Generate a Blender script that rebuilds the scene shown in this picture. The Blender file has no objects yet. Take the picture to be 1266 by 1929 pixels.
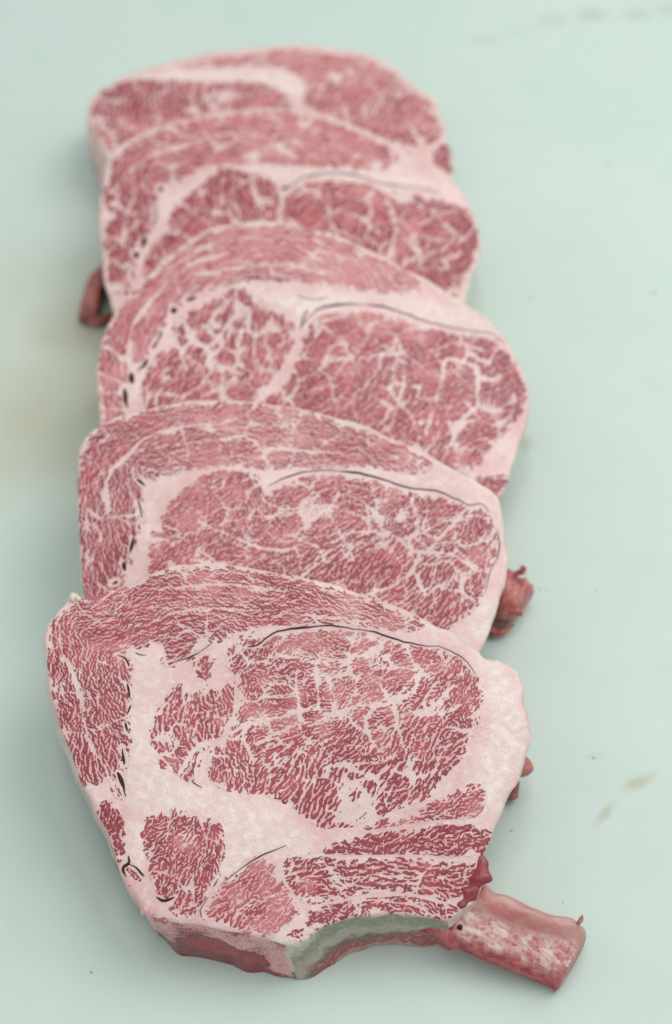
import bpy, math, time
import numpy as np
from mathutils import Vector
from mathutils.geometry import delaunay_2d_cdt
T0 = time.time()

# ------------------------------------------------------------------ camera
scene = bpy.context.scene
COL = scene.collection
PITCH, FOV, CAM_H = 50.0, 38.0, 0.667
cam_d = bpy.data.cameras.new('camera'); cam = bpy.data.objects.new('camera', cam_d); COL.objects.link(cam)
cam.location = (0, 0, CAM_H); cam.rotation_euler = (math.radians(90 - PITCH), 0, 0)
cam_d.sensor_fit = 'VERTICAL'; cam_d.sensor_height = 24
cam_d.lens = 12 / math.tan(math.radians(FOV / 2))
cam_d.clip_start = 0.01; cam_d.clip_end = 50
cam_d.dof.use_dof = True; cam_d.dof.focus_distance = 0.69; cam_d.dof.aperture_fstop = 2.9; cam_d.dof.aperture_blades = 0
scene.camera = cam

# ------------------------------------------------------------------ light
w = bpy.data.worlds.new('World'); scene.world = w; w.use_nodes = True
bg = w.node_tree.nodes['Background']; bg.inputs[0].default_value = (0.93, 1.0, 0.97, 1); bg.inputs[1].default_value = 0.58
def area(name, loc, target, size, power, col):
    l = bpy.data.lights.new(name, 'AREA'); l.shape = 'RECTANGLE'; l.size, l.size_y = size; l.energy = power; l.color = col
    o = bpy.data.objects.new(name, l); COL.objects.link(o); o.location = loc
    o.rotation_euler = (Vector(target) - Vector(loc)).to_track_quat('-Z', 'Y').to_euler(); return o
area('overhead_light', (0.75, 0.95, 1.45), (0, 0.45, 0), (1.2, 1.2), 13, (1.0, 0.985, 0.96))
area('overhead_light', (-0.1, 0.35, 1.9), (-0.1, 0.35, 0), (0.05, 1.2), 4.5, (1.0, 0.99, 0.97))  # invented strip light, added to give the meat wet glints
scene.view_settings.view_transform = 'Standard'; scene.view_settings.look = 'None'
scene.view_settings.exposure = 0.10; scene.view_settings.gamma = 1.0

# ------------------------------------------------------------------ photograph geometry
_p = math.radians(PITCH)
CAMP = np.array([0, 0, CAM_H]); FWD = np.array([0, math.cos(_p), -math.sin(_p)]); UPV = np.array([0, math.sin(_p), math.cos(_p)])
FPX = 1929 / 2 / math.tan(math.radians(FOV / 2))
def unp(px, O, n):
    px = np.asarray(px, float)
    d = FWD + ((px[..., 0:1] - 633) / FPX) * np.array([1., 0, 0]) + (-(px[..., 1:2] - 964.5) / FPX) * UPV
    t = ((np.asarray(O) - CAMP) @ n) / (d @ n)
    return CAMP + t[..., None] * d
def at(x, y, z):
    return unp(np.array([[x, y]]), np.array([0, 0, z]), np.array([0, 0, 1.]))[0]

# ------------------------------------------------------------------ numeric helpers
def rnd(seed): return np.random.default_rng(seed)
def smooth_noise(shape, sig, seed):
    """band limited noise, sig in cells, unit variance"""
    r = rnd(seed).standard_normal(shape)
    fy = np.fft.fftfreq(shape[0])[:, None]; fx = np.fft.rfftfreq(shape[1])[None, :]
    g = np.exp(-2 * (math.pi * sig) ** 2 * (fx ** 2 + fy ** 2))
    o = np.fft.irfft2(np.fft.rfft2(r) * g, s=shape); return (o - o.mean()) / (o.std() + 1e-9)
def sstep(a, b, x):
    t = np.clip((x - a) / (b - a), 0, 1); return t * t * (3 - 2 * t)
def resample(pts, step, closed=True, smooth=True):
    P = np.asarray(pts, float)
    if smooth:
        n = len(P); out = []
        rng = range(n if closed else n - 1)
        for i in rng:
            if closed: p0, p1, p2, p3 = P[i - 1], P[i], P[(i + 1) % n], P[(i + 2) % n]
            else: p0, p1, p2, p3 = P[max(i - 1, 0)], P[i], P[i + 1], P[min(i + 2, n - 1)]
            # centripetal-ish tangents limited by chord
            d = np.linalg.norm(p2 - p1) + 1e-12
            t1 = (p2 - p0) / (np.linalg.norm(p2 - p0) + 1e-12) * d * .9; t2 = (p3 - p1) / (np.linalg.norm(p3 - p1) + 1e-12) * d * .9
            for t in np.linspace(0, 1, 8, endpoint=False):
                h = (2*t**3-3*t**2+1, t**3-2*t**2+t, -2*t**3+3*t**2, t**3-t**2)
                out.append(h[0]*p1 + h[1]*t1 + h[2]*p2 + h[3]*t2)
        if not closed: out.append(P[-1])
        P = np.array(out)
    Q = np.vstack([P, P[:1]]) if closed else P
    s = np.concatenate([[0], np.cumsum(np.linalg.norm(np.diff(Q, axis=0), axis=1))])
    m = max(3, int(round(s[-1] / step)))
    t = np.linspace(0, s[-1], m, endpoint=not closed)
    return np.stack([np.interp(t, s, Q[:, k]) for k in range(Q.shape[1])], 1)
def seg_dist(X, Y, pts, closed):
    D = np.full(X.shape, 1e9); n = len(pts)
    for i in range(n if closed else n - 1):
        a = pts[i]; b = pts[(i + 1) % n]; d = b - a; l2 = d @ d + 1e-18
        t = np.clip(((X - a[0]) * d[0] + (Y - a[1]) * d[1]) / l2, 0, 1)
        dd = (X - a[0] - t * d[0]) ** 2 + (Y - a[1] - t * d[1]) ** 2
        np.minimum(D, dd, out=D)
    return np.sqrt(D)
def inside(X, Y, pts):
    c = np.zeros(X.shape, bool); n = len(pts)
    for i in range(n):
        a = pts[i]; b = pts[(i + 1) % n]
        if a[1] == b[1]: continue
        m = (a[1] > Y) != (b[1] > Y)
        c ^= m & (X < (b[0] - a[0]) * (Y - a[1]) / (b[1] - a[1]) + a[0])
    return c
def sdf(X, Y, pts):
    d = seg_dist(X, Y, pts, True); return np.where(inside(X, Y, pts), -d, d)
def flow_noise(shp, theta, lam, aniso, seed):
    """band-passed noise with wavelength lam (cells) across the fibres, stretched along them"""
    K = 8; s = lam * .159
    fy = np.fft.fftfreq(shp[0])[:, None]; fx = np.fft.rfftfreq(shp[1])[None, :]
    F = np.fft.rfft2(rnd(seed).standard_normal(shp))
    ph = (theta / (math.pi / K)) % K; k0 = np.floor(ph).astype(int) % K; w1 = ph - np.floor(ph); k1 = (k0 + 1) % K
    R = np.zeros(shp)
    for k in range(K):
        a = math.pi * k / K; ca, sa = math.cos(a), math.sin(a); fl = fx * ca + fy * sa; fc = -fx * sa + fy * ca
        g = np.exp(-2 * math.pi ** 2 * (s * aniso * fl) ** 2) * (np.exp(-2 * math.pi ** 2 * (s * fc) ** 2) - np.exp(-2 * math.pi ** 2 * (1.8 * s * fc) ** 2))
        o = np.fft.irfft2(F * g, s=shp); o /= o.std()
        R += o * (np.where(k0 == k, 1 - w1, 0) + np.where(k1 == k, w1, 0))
    return R
def voronoi_edge(X, Y, seeds):
    """distance to the border between the two nearest seeds"""
    f1 = np.full(X.shape, 1e9); f2 = np.full(X.shape, 1e9)
    for s in seeds:
        d = np.hypot(X - s[0], Y - s[1])
        m = d < f1; f2 = np.where(m, f1, np.minimum(f2, d)); f1 = np.where(m, d, f1)
    return (f2 - f1) * .5

# ------------------------------------------------------------------ object helpers
def tag(o, label=None, cat=None, group=None, kind=None):
    if label: o['label'] = label
    if cat: o['category'] = cat
    if group: o['group'] = group
    if kind: o['kind'] = kind
    return o
def mesh_obj(name, V, F, mat, parent=None, attrs=None, smooth=True):
    me = bpy.data.meshes.new(name)
    if isinstance(F, np.ndarray):
        nf, k = F.shape
        me.vertices.add(len(V)); me.vertices.foreach_set('co', np.asarray(V, np.float32).ravel())
        me.loops.add(nf * k); me.loops.foreach_set('vertex_index', F.astype(np.int32).ravel())
        me.polygons.add(nf); me.polygons.foreach_set('loop_start', np.arange(0, nf * k, k, dtype=np.int32))
    else:
        me.from_pydata([tuple(v) for v in V], [], [tuple(f) for f in F])
    me.update(calc_edges=True)
    if smooth: me.polygons.foreach_set('use_smooth', np.ones(len(me.polygons), bool))
    for k, a in (attrs or {}).items():
        at_ = me.attributes.new(k, 'FLOAT', 'POINT'); at_.data.foreach_set('value', np.asarray(a, np.float32).ravel())
    me.materials.append(mat); me.validate()
    o = bpy.data.objects.new(name, me); COL.objects.link(o)
    if parent is not None: o.parent = parent
    return o
def empty(name, loc):
    o = bpy.data.objects.new(name, None); COL.objects.link(o); o.location = loc; o.empty_display_size = .02; return o

# ------------------------------------------------------------------ materials
class NT:
    def __init__(s, name):
        s.m = bpy.data.materials.new(name); s.m.use_nodes = True; s.t = s.m.node_tree; s.b = s.t.nodes['Principled BSDF']
        s.tc = s.t.nodes.new('ShaderNodeTexCoord').outputs['Object']
    def link(s, a, b): s.t.links.new(a, b)
    def setin(s, sock, v):
        if isinstance(v, bpy.types.NodeSocket): s.link(v, sock)
        elif isinstance(v, (tuple, list)): sock.default_value = (*v, 1) if len(v) == 3 and sock.type == 'RGBA' else v
        else: sock.default_value = v
    def attr(s, n):
        a = s.t.nodes.new('ShaderNodeAttribute'); a.attribute_name = n; return a.outputs['Fac']
    def noise(s, scale, detail=3, rough=.55, vec=None, dist=0):
        n = s.t.nodes.new('ShaderNodeTexNoise'); n.inputs['Scale'].default_value = scale; n.inputs['Detail'].default_value = detail
        n.inputs['Roughness'].default_value = rough; n.inputs['Distortion'].default_value = dist; s.link(vec or s.tc, n.inputs['Vector']); return n.outputs['Fac']
    def math(s, op, a, b=0.0, c=None, clamp=False):
        n = s.t.nodes.new('ShaderNodeMath'); n.operation = op; n.use_clamp = clamp
        s.setin(n.inputs[0], a); s.setin(n.inputs[1], b)
        if c is not None: s.setin(n.inputs[2], c)
        return n.outputs[0]
    def step(s, v, a, b, lo=0., hi=1.):
        n = s.t.nodes.new('ShaderNodeMapRange'); n.interpolation_type = 'SMOOTHSTEP'
        s.setin(n.inputs[0], v); n.inputs[1].default_value = a; n.inputs[2].default_value = b; n.inputs[3].default_value = lo; n.inputs[4].default_value = hi
        return n.outputs[0]
    def mix(s, f, a, b):
        n = s.t.nodes.new('ShaderNodeMix'); n.data_type = 'RGBA'; s.setin(n.inputs[0], f); s.setin(n.inputs[6], a); s.setin(n.inputs[7], b); return n.outputs[2]
    def bump(s, h, strength, dist):
        n = s.t.nodes.new('ShaderNodeBump'); n.inputs['Strength'].default_value = strength; n.inputs['Distance'].default_value = dist
        s.link(h, n.inputs['Height']); s.link(n.outputs[0], s.b.inputs['Normal'])
    def vmath(s, op, a, b):
        n = s.t.nodes.new('ShaderNodeVectorMath'); n.operation = op; s.setin(n.inputs[0], a); s.setin(n.inputs[1], b); return n

def meat_material():
    n = NT('marbled_beef')
    n1 = n.noise(45, 4); n2 = n.noise(260, 4, .6); n3 = n.noise(900, 3, .6); n4 = n.noise(120, 5, .65, dist=.6)
    fat = n.mix(n.step(n1, .3, .7), (.70, .43, .425), (.79, .575, .56))
    fat = n.mix(n.step(n4, .48, .72, 0, .65), fat, (.70, .37, .36))
    fat = n.mix(n.step(n2, .5, .72, 0, .5), fat, (.84, .73, .69))
    fat = n.mix(n.attr('lean'), fat, n.mix(n.step(n1, .3, .7), (.70, .48, .465), (.77, .58, .56)))
    fat = n.mix(n.math('MULTIPLY', n.attr('flush'), n.step(n3, .25, .6, .55, 1.0)), fat, (.66, .265, .28))
    chalk = n.math('MULTIPLY', n.attr('chalk'), n.step(n4, .25, .55, .55, 1.0))
    fat = n.mix(chalk, fat, n.mix(n.step(n2, .35, .7), (.75, .575, .55), (.87, .755, .72)))
    rim = n.math('MULTIPLY', n.attr('rim'), n.step(n2, .3, .55, .35, 1.0))
    fat = n.mix(rim, fat, n.mix(n.step(n4, .4, .65), (.62, .575, .45), (.80, .75, .66)))
    tone = n.attr('tone')
    red = n.math('ADD', n.attr('red'), n.math('MULTIPLY', n.math('SUBTRACT', n3, .5), .34))
    red = n.math('ADD', red, n.math('MULTIPLY', n.math('SUBTRACT', n2, .5), .22))
    m1 = n.step(red, .29, .52); m2 = n.step(red, .52, .95)
    dark = n.mix(n.step(tone, 0, .5), (.42, .100, .108), n.mix(n.step(tone, .4, 1), (.25, .026, .037), (.16, .013, .024)))
    core = n.mix(n.step(tone, 0, .5), (.55, .175, .18), n.mix(n.step(tone, .4, 1), (.42, .040, .058), (.28, .018, .035)))
    core = n.mix(n.step(n3, .45, .7, 0, .5), core, n.mix(tone, (.56, .23, .225), (.40, .060, .070)))
    c = n.mix(m1, fat, n.mix(m2, dark, core))
    c = n.mix(n.attr('crack'), c, (.045, .010, .012))
    n.link(c, n.b.inputs['Base Color'])
    n.link(n.math('ADD', n.step(n2, .3, .7, .26, .48), n.math('MULTIPLY', n.attr('chalk'), .15)), n.b.inputs['Roughness'])
    n.b.inputs['Specular IOR Level'].default_value = .42
    n.b.inputs['Coat Weight'].default_value = .4; n.b.inputs['Coat Roughness'].default_value = .07; n.b.inputs['Subsurface Weight'].default_value = .12; n.b.inputs['Subsurface Radius'].default_value = (1., .35, .25); n.b.inputs['Subsurface Scale'].default_value = .0012
    h = n.math('ADD', n.math('MULTIPLY', n2, .6), n.math('MULTIPLY', n3, .5))
    h = n.math('ADD', h, n.math('MULTIPLY', n.math('MULTIPLY', n4, n.attr('chalk')), 1.2))
    n.bump(h, .5, .0009)
    cb = n.t.nodes.new('ShaderNodeBump'); cb.inputs['Strength'].default_value = .8; cb.inputs['Distance'].default_value = .0012
    n.link(n.math('ADD', n4, n.math('MULTIPLY', n2, .7)), cb.inputs['Height']); n.link(cb.outputs[0], n.b.inputs['Coat Normal'])
    return n.m
MEAT = meat_material()

def seam_material():
    n = NT('dark_seam'); a = n.noise(300, 3)
    n.link(n.mix(n.step(a, .35, .7), (.035, .008, .009), (.10, .020, .022)), n.b.inputs['Base Color']); n.b.inputs['Roughness'].default_value = .6; n.b.inputs['Specular IOR Level'].default_value = .15
    return n.m
SEAM = seam_material()

def membrane_material():
    """rib lining: depth 0 at the face edge .. 1 at the underside"""
    n = NT('rib_membrane'); d = n.attr('depth'); a = n.noise(120, 4); b = n.noise(420, 4, .6)
    d2 = n.math('ADD', d, n.math('MULTIPLY', n.math('SUBTRACT', a, .5), .42)); d2 = n.math('ADD', d2, n.math('MULTIPLY', n.math('SUBTRACT', b, .5), .22))
    c = n.mix(n.step(d2, .02, .16), (.62, .57, .46), (.27, .265, .205))
    c = n.mix(n.step(d2, .22, .42), c, (.43, .38, .325))
    c = n.mix(n.step(d2, .50, .60), c, (.20, .12, .105))
    c = n.mix(n.step(d2, .62, .74), c, (.36, .085, .085))
    c = n.mix(n.step(d2, .90, .99), c, (.55, .31, .27))
    c = n.mix(n.step(b, .5, .7, 0, .45), c, (.58, .53, .45)); c = n.mix(n.step(a, .56, .7, 0, .6), c, (.40, .20, .17))
    n.link(c, n.b.inputs['Base Color']); n.b.inputs['Roughness'].default_value = .42; n.bump(n.math('ADD', b, a), .6, .0014)
    return n.m
MEMBRANE = membrane_material()

def bone_material():
    n = NT('rib_bone'); f = n.attr('flesh'); g = n.attr('grey')
    r = n.t.nodes.new('ShaderNodeVectorRotate'); r.rotation_type = 'Z_AXIS'; n.link(n.tc, r.inputs[0]); r.inputs['Angle'].default_value = math.radians(38)
    st = n.vmath('MULTIPLY', r.outputs[0], (.28, 1.0, 1.0)).outputs[0]
    a = n.noise(150, 5, .65, dist=.4); b = n.noise(430, 4, .6); s1 = n.noise(260, 4, .6, vec=st); s2 = n.noise(90, 4, .6, vec=st)
    c = n.mix(n.step(a, .40, .62), (.72, .45, .43), (.56, .20, .20))
    c = n.mix(n.step(b, .52, .62, 0, .8), c, (.47, .085, .095))
    c = n.mix(n.step(s1, .47, .66, 0, .85), c, (.86, .70, .66))
    fl = n.mix(n.step(s1, .35, .62), (.27, .022, .034), (.50, .10, .11)); fl = n.mix(n.step(s2, .6, .8, 0, .35), fl, (.58, .29, .26))
    c = n.mix(f, c, fl)
    c = n.mix(g, c, n.mix(n.step(s2, .4, .65), (.50, .27, .24), (.44, .14, .14)))
    n.link(c, n.b.inputs['Base Color']); n.b.inputs['Roughness'].default_value = .3; n.bump(n.math('ADD', s1, n.math('MULTIPLY', b, .5)), .45, .0010)
    return n.m
BONE = bone_material()

def offcut_material():
    n = NT('browned_bone'); a = n.noise(90, 5, .6); b = n.noise(380, 3)
    c = n.mix(n.step(a, .38, .62), (.24, .070, .058), (.46, .14, .125)); c = n.mix(n.step(b, .55, .75, 0, .5), c, (.46, .36, .26))
    n.link(c, n.b.inputs['Base Color']); n.b.inputs['Roughness'].default_value = .42; n.bump(b, .5, .001)
    return n.m
BROWN = offcut_material()

def rawbone_material():
    n = NT('raw_bone_end'); a = n.noise(110, 5, .6); b = n.noise(420, 3)
    c = n.mix(n.step(a, .38, .62), (.50, .20, .175), (.36, .06, .06)); c = n.mix(n.step(b, .5, .72, 0, .6), c, (.62, .36, .31))
    n.link(c, n.b.inputs['Base Color']); n.b.inputs['Roughness'].default_value = .36; n.bump(b, .5, .001)
    return n.m
RAW = rawbone_material()

def board_material():
    n = NT('mint_cutting_board')
    a = n.noise(5, 4, .6); b = n.noise(28, 5, .6); fine = n.noise(700, 2, .5)
    c = n.mix(n.step(a, .35, .7), (.56, .665, .617), (.59, .69, .645))
    c = n.mix(n.step(b, .5, .8, 0, .18), c, (.45, .57, .50))
    def spot(x, y, rx, ry, col, k, rot=0, soft=1.0, breakup=.5):
        nonlocal c
        p = at(x, y, 0)
        v = n.vmath('SUBTRACT', n.tc, (p[0], p[1], 0)).outputs[0]
        if rot:
            r = n.t.nodes.new('ShaderNodeVectorRotate'); r.rotation_type = 'Z_AXIS'; n.link(v, r.inputs[0]); r.inputs['Angle'].default_value = -math.radians(rot); v = r.outputs[0]
        v = n.vmath('MULTIPLY', v, (1 / rx, 1 / ry, 0)).outputs[0]
        l = n.vmath('LENGTH', v, (0, 0, 0)).outputs['Value']
        l = n.math('ADD', l, n.math('MULTIPLY', n.math('SUBTRACT', b, .5), breakup * 3))
        c = n.mix(n.step(l, 1 - soft * .5, 1 + soft * .5, k, 0), c, col)
    tan = (.42, .36, .20); grey = (.33, .38, .33); dk = (.10, .10, .09)
    spot(1200, 1474, .0085, .0032, tan, .5, 25, 1.5, 1.3); spot(1142, 1530, .007, .0022, tan, .45, 50, 1.5, 1.3); spot(1120, 1425, .006, .002, tan, .15, 0)
    spot(80, 640, .13, .11, (.56, .60, .525), .75, 0, 1.8); spot(40, 830, .10, .05, (.55, .585, .495), .6, 0, 1.8)
    spot(25, 750, .06, .035, (.47, .48, .36), .30, 10, 1.8); spot(100, 815, .045, .022, (.46, .45, .32), .32, 15, 1.8)
    spot(150, 700, .03, .05, (.46, .46, .34), .30, 0, 1.8); spot(165, 615, .03, .02, (.40, .36, .26), .35, 0, 1.6)
    spot(990, 835, .006, .006, tan, .35, 0, 1.6)
    for x, y, k in ((1115, 28, .55), (1040, 40, .4), (1200, 28, .45), (915, 76, .25), (980, 60, .15), (1255, 18, .35)):
        spot(x, y, .010, .008, (.40, .47, .42), k, 0, 1.6, .35)
    for x, y, r in ((1146, 308, .0016), (1232, 552, .0014), (999, 562, .0013), (1016, 1110, .0008), (1030, 1112, .0005), (1118, 1428, .0009), (172, 1832, .0008), (963, 1565, .0008), (1123, 1113, .0006), (1060, 1700, .0005)):
        spot(x, y, r, r * .8, dk, .55, 0, .9, .3)
    n.link(c, n.b.inputs['Base Color'])
    n.link(n.step(b, .3, .7, .46, .6), n.b.inputs['Roughness']); n.b.inputs['Specular IOR Level'].default_value = .3
    n.bump(n.math('ADD', fine, n.math('MULTIPLY', b, .4)), .12, .0006)
    return n.m
# ------------------------------------------------------------------ board
g = np.array([[-3, -2, 0], [3, -2, 0], [3, 5, 0], [-3, 5, 0], [-3, -2, -.04], [3, -2, -.04], [3, 5, -.04], [-3, 5, -.04]], float)
board = mesh_obj('tabletop', g, [(0, 1, 2, 3), (7, 6, 5, 4), (0, 4, 5, 1), (1, 5, 6, 2), (2, 6, 7, 3), (3, 7, 4, 0)], board_material(), smooth=False)
tag(board, kind='structure')

# ------------------------------------------------------------------ steak builder
class Steak:
    def __init__(s, key, name, label, b, th, t, h, seed):
        th = math.radians(th); s.t = t; s.h = h; s.seed = seed
        s.n = np.array([0, -math.sin(th), math.cos(th)]); s.u = np.array([1., 0, 0]); s.v = np.array([0, math.cos(th), math.sin(th)])
        s.base = np.array([0, b, 0.]); s.O = s.base + s.n * t
        s.root = empty(name, (0, b, 0)); tag(s.root, label, 'steak', 'marbled rib steaks laid overlapping in a row')
        s.fs, s.vm, s.dn = dict(front=(1., 1.0, .35), second=(1., 1.0, .40), third=(1.08, 1.15, .54), fourth=(1.15, 1.2, .66), back=(1.15, 1.0, .42))[key]
    def p2(s, px):
        P = unp(np.asarray(px, float), s.O, s.n) - s.O; return np.stack([P @ s.u, P @ s.v], -1)
    def p2b(s, px):
        P = unp(np.asarray(px, float), s.base, s.n) - s.base; return np.stack([P @ s.u, P @ s.v], -1)
    def p3(s, uv, d):   # local to root
        uv = np.asarray(uv); d = np.asarray(d)
        return uv[..., 0:1] * s.u + uv[..., 1:2] * s.v + (s.t + d)[..., None] * s.n
    def on(s, x, y, d=0.0):   # world point on the cut face under a photograph pixel
        return unp(np.array([[x, y]]), s.O + s.n * d, s.n)[0]
    def face_z(s, U, V):
        z = np.zeros(U.shape)
        for a, f, g_, ph in s.waves: z += a * np.sin(U * f + V * g_ + ph)
        return z
    def body(s, outline, offsets, chalk, rimw, walls=()):
        R = rnd(s.seed)
        s.waves = [(.0011, 38, 21, R.uniform(0, 6)), (.0008, -25, 55, R.uniform(0, 6)), (.0005, 90, -60, R.uniform(0, 6))]
        o = resample(s.p2(outline), .0013)
        if np.sum(o[:, 0] * np.roll(o[:, 1], -1) - np.roll(o[:, 0], -1) * o[:, 1]) < 0: o = o[::-1]
        N = len(o)
        tn = np.roll(o, -1, 0) - np.roll(o, 1, 0); tn /= np.linalg.norm(tn, axis=1)[:, None]; nr = np.stack([tn[:, 1], -tn[:, 0]], 1)
        jit = smooth_noise((N, 8), 2.2, s.seed + 1)[:, 0] * .00030 + smooth_noise((N, 8), 7, s.seed + 2)[:, 0] * .00030
        o = o + nr * jit[:, None]
        s.out = o
        s.poly = resample(o, .003, smooth=False)
        # interior points
        lo, hi = o.min(0), o.max(0); st = max(.0012, s.h * 1.6)
        gx, gy = np.meshgrid(np.arange(lo[0], hi[0], st), np.arange(lo[1], hi[1], st)); gx = gx + (np.arange(gx.shape[0]) % 2)[:, None] * st / 2
        dd = sdf(gx, gy, s.poly); m = dd < -st * .8
        pts = np.vstack([o, np.stack([gx[m], gy[m]], 1)])
        r = delaunay_2d_cdt([Vector(p) for p in pts], [], [list(range(N))], 1, 1e-7)
        V2 = np.array([tuple(v) for v in r[0]]); F = np.array([f for f in r[2] if len(f) == 3])
        D = np.minimum(0, sdf(V2[:, 0], V2[:, 1], s.poly)); D[:N] = 0
        rr = .0011; q = np.clip(1 + D / rr, 0, 1); drop = rr * (1 - np.sqrt(np.clip(1 - q * q, 0, 1))) * .8
        Z = s.face_z(V2[:, 0], V2[:, 1]) - drop
        ch = np.zeros(len(V2))
        for poly, soft, amt in chalk:
            cp = resample(s.p2(poly), .003); ch = np.maximum(ch, amt * sstep(soft, -soft, sdf(V2[:, 0], V2[:, 1], cp)))
        # rim: dried pale edge along parts of the outline
        rim = np.zeros(len(V2)); pxrim = np.array([np.append(s.p2([r_[0]])[0], r_[1]) for r_ in rimw])
        if len(rimw):
            dist = np.hypot(V2[:, None, 0] - pxrim[None, :, 0], V2[:, None, 1] - pxrim[None, :, 1]); wt = 1 / (dist + .004) ** 3
            ww = np.maximum(0, (wt * pxrim[None, :, 2]).sum(1) / wt.sum(1) * 1.15 - .0005)
            rim = np.where(ww > 0, sstep(-1.3, -.5, D / np.maximum(ww, 1e-5)), 0)
        P = s.p3(V2, Z)
        # walls
        offp = np.array([s.p2([f])[0] for f, b_ in offsets]); offv = np.array([s.p2b([b_])[0] for f, b_ in offsets]) - offp if len(offsets) else None
        off = np.zeros((N, 2))
        if len(offsets):
            dist = np.hypot(o[:, None, 0] - offp[None, :, 0], o[:, None, 1] - offp[None, :, 1]); wt = 1 / (dist + .001) ** 2.5
            # default pull to zero offset away from the listed points
            w0 = 1 / (.03) ** 2.5
            off = (wt[:, :, None] * offv[None]).sum(1) / (wt.sum(1) + w0 * .5)[:, None]
        depths = np.concatenate([[0, .03, .07], np.linspace(.12, .94, 17), [.97, 1.0]]); K = len(depths)
        wn = smooth_noise((max(N, 16), 64), 3.0, s.seed + 5)[:N] if True else 0
        rings = []
        for k, f in enumerate(depths):
            bulge = .0003 * math.sin(math.pi * f)
            for_ = o + off * (f ** .85) + nr * (bulge + wn[:, k] * (.0004 if k else 0))[:, None]
            d = -s.t * f + (Z[:N] * (1 - f))
            if f == 1.0: for_ = for_ - nr * .002
            rings.append(s.p3(for_, d))
        s.rings = rings
        allV = [P]; base = len(P)
        wallV = np.concatenate(rings[1:]); 
        allV = np.vstack([P, wallV])
        def idx(k, i): return (i % N) if k == 0 else base + (k - 1) * N + (i % N)
        owner = np.full(N, -1)
        for wi, wl in enumerate(walls):
            a = int(np.argmin(np.hypot(*(o - s.p2([wl['a']])[0]).T))); b_ = int(np.argmin(np.hypot(*(o - s.p2([wl['b']])[0]).T)))
            i = a
            while i != b_: owner[i] = wi; i = (i + 1) % N
            wl['range'] = (a, b_)
        F2 = [tuple(f) for f in F]
        for i in range(N):
            if owner[i] >= 0: continue
            for k in range(K - 1): F2.append((idx(k, i), idx(k + 1, i), idx(k + 1, i + 1), idx(k, i + 1)))
        F2.append(tuple(idx(K - 1, i) for i in range(N))[::-1])
        nW = len(wallV); ii = np.tile(np.arange(N), K - 1)
        wr = rim[:N][ii] * .55; wc = np.full(nW, .0)
        wred = np.zeros(nW); fd = np.repeat(depths[1:], N)
        if s.wall_red: wred = s.wall_red * sstep(.2, 1.2, smooth_noise((K - 1, N), 5, s.seed + 7).ravel()) * sstep(.12, .25, fd)
        attrs = dict(chalk=np.concatenate([ch, wc]), rim=np.concatenate([rim, wr]), red=np.concatenate([np.zeros(len(V2)), wred]),
                     tone=np.full(len(allV), .6), crack=np.zeros(len(allV)), flush=np.concatenate([np.zeros(len(V2)), np.full(nW, .4)]))
        s.body_o = mesh_obj('fat_body', allV, F2, MEAT, s.root, attrs)
        for wi, wl in enumerate(walls):
            a, b_ = wl['range']; n_ = (b_ - a) % N + 1; ids = (a + np.arange(n_)) % N
            WV = np.concatenate([rg[ids] for rg in rings])
            WF = np.array([(k * n_ + i, (k + 1) * n_ + i, (k + 1) * n_ + i + 1, k * n_ + i + 1) for k in range(K - 1) for i in range(n_ - 1)])
            S_, D_ = np.meshgrid(np.linspace(0, 1, n_), depths); at_ = wl['attrs'](S_.ravel(), D_.ravel(), s.seed)
            mesh_obj(wl['name'], WV, WF, wl['mat'], s.root, at_)
    def grid(s):
        lo, hi = s.out.min(0) - .004, s.out.max(0) + .004
        s.gu = np.arange(lo[0], hi[0], s.h); s.gv = np.arange(lo[1], hi[1], s.h)
        s.U, s.V = np.meshgrid(s.gu, s.gv); s.shape = s.U.shape
        s.gout = sdf(s.U, s.V, s.poly)
        gy, gx = np.gradient(s.gout); s.tang = np.arctan2(gx, -gy)   # tangent to the outline
    def muscles(s, specs, veins, cracks):
        s.grid(); mm = .001 / s.h; R = rnd(s.seed + 9)
        dom = smooth_noise(s.shape, 6 * mm, s.seed + 10) * .0018; dom2 = smooth_noise(s.shape, 6 * mm, s.seed + 11) * .0018
        domf = smooth_noise(s.shape, 1.3 * mm, s.seed + 12) * .00055; domg = smooth_noise(s.shape, 1.3 * mm, s.seed + 13) * .00055
        X = s.U + dom + .4 * domf; Y = s.V + dom2 + .4 * domg
        blotv = np.clip(smooth_noise(s.shape, 3 * mm, s.seed + 16), -1.6, 1.2)
        wv = 1 + .55 * smooth_noise(s.shape, 4 * mm, s.seed + 14)
        bias = np.full(s.shape, -2.5); theta = np.zeros(s.shape); sizew = np.zeros(s.shape); inside_all = np.full(s.shape, -1); tone = np.zeros(s.shape)
        rag = smooth_noise(s.shape, .9 * mm, s.seed + 15) * .00035
        for mi, m in enumerate(specs):
            poly = resample(s.p2(m['poly']), .0028); d = sdf(s.U, s.V, poly) - m.get('grow', {'spinalis_muscle': .0030, 'intercostal_muscle': .0030, 'rib_strip_muscle': .0028, 'flank_muscle': .0030, 'rib_eye_muscle': .0015, 'small_muscle': .0020, 'edge_muscle': .0016}.get(m['name'], .0019)); m['d'] = d
            c = m['c']; P = s.p2([[q[0], q[1]] for q in c])
            W = [1 / (np.hypot(s.U - p[0], s.V - p[1]) + .006) ** 2.5 for p in P]; Wt = sum(W)
            ang = [math.radians(q[2]) if q[2] is not None else None for q in c]
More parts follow.
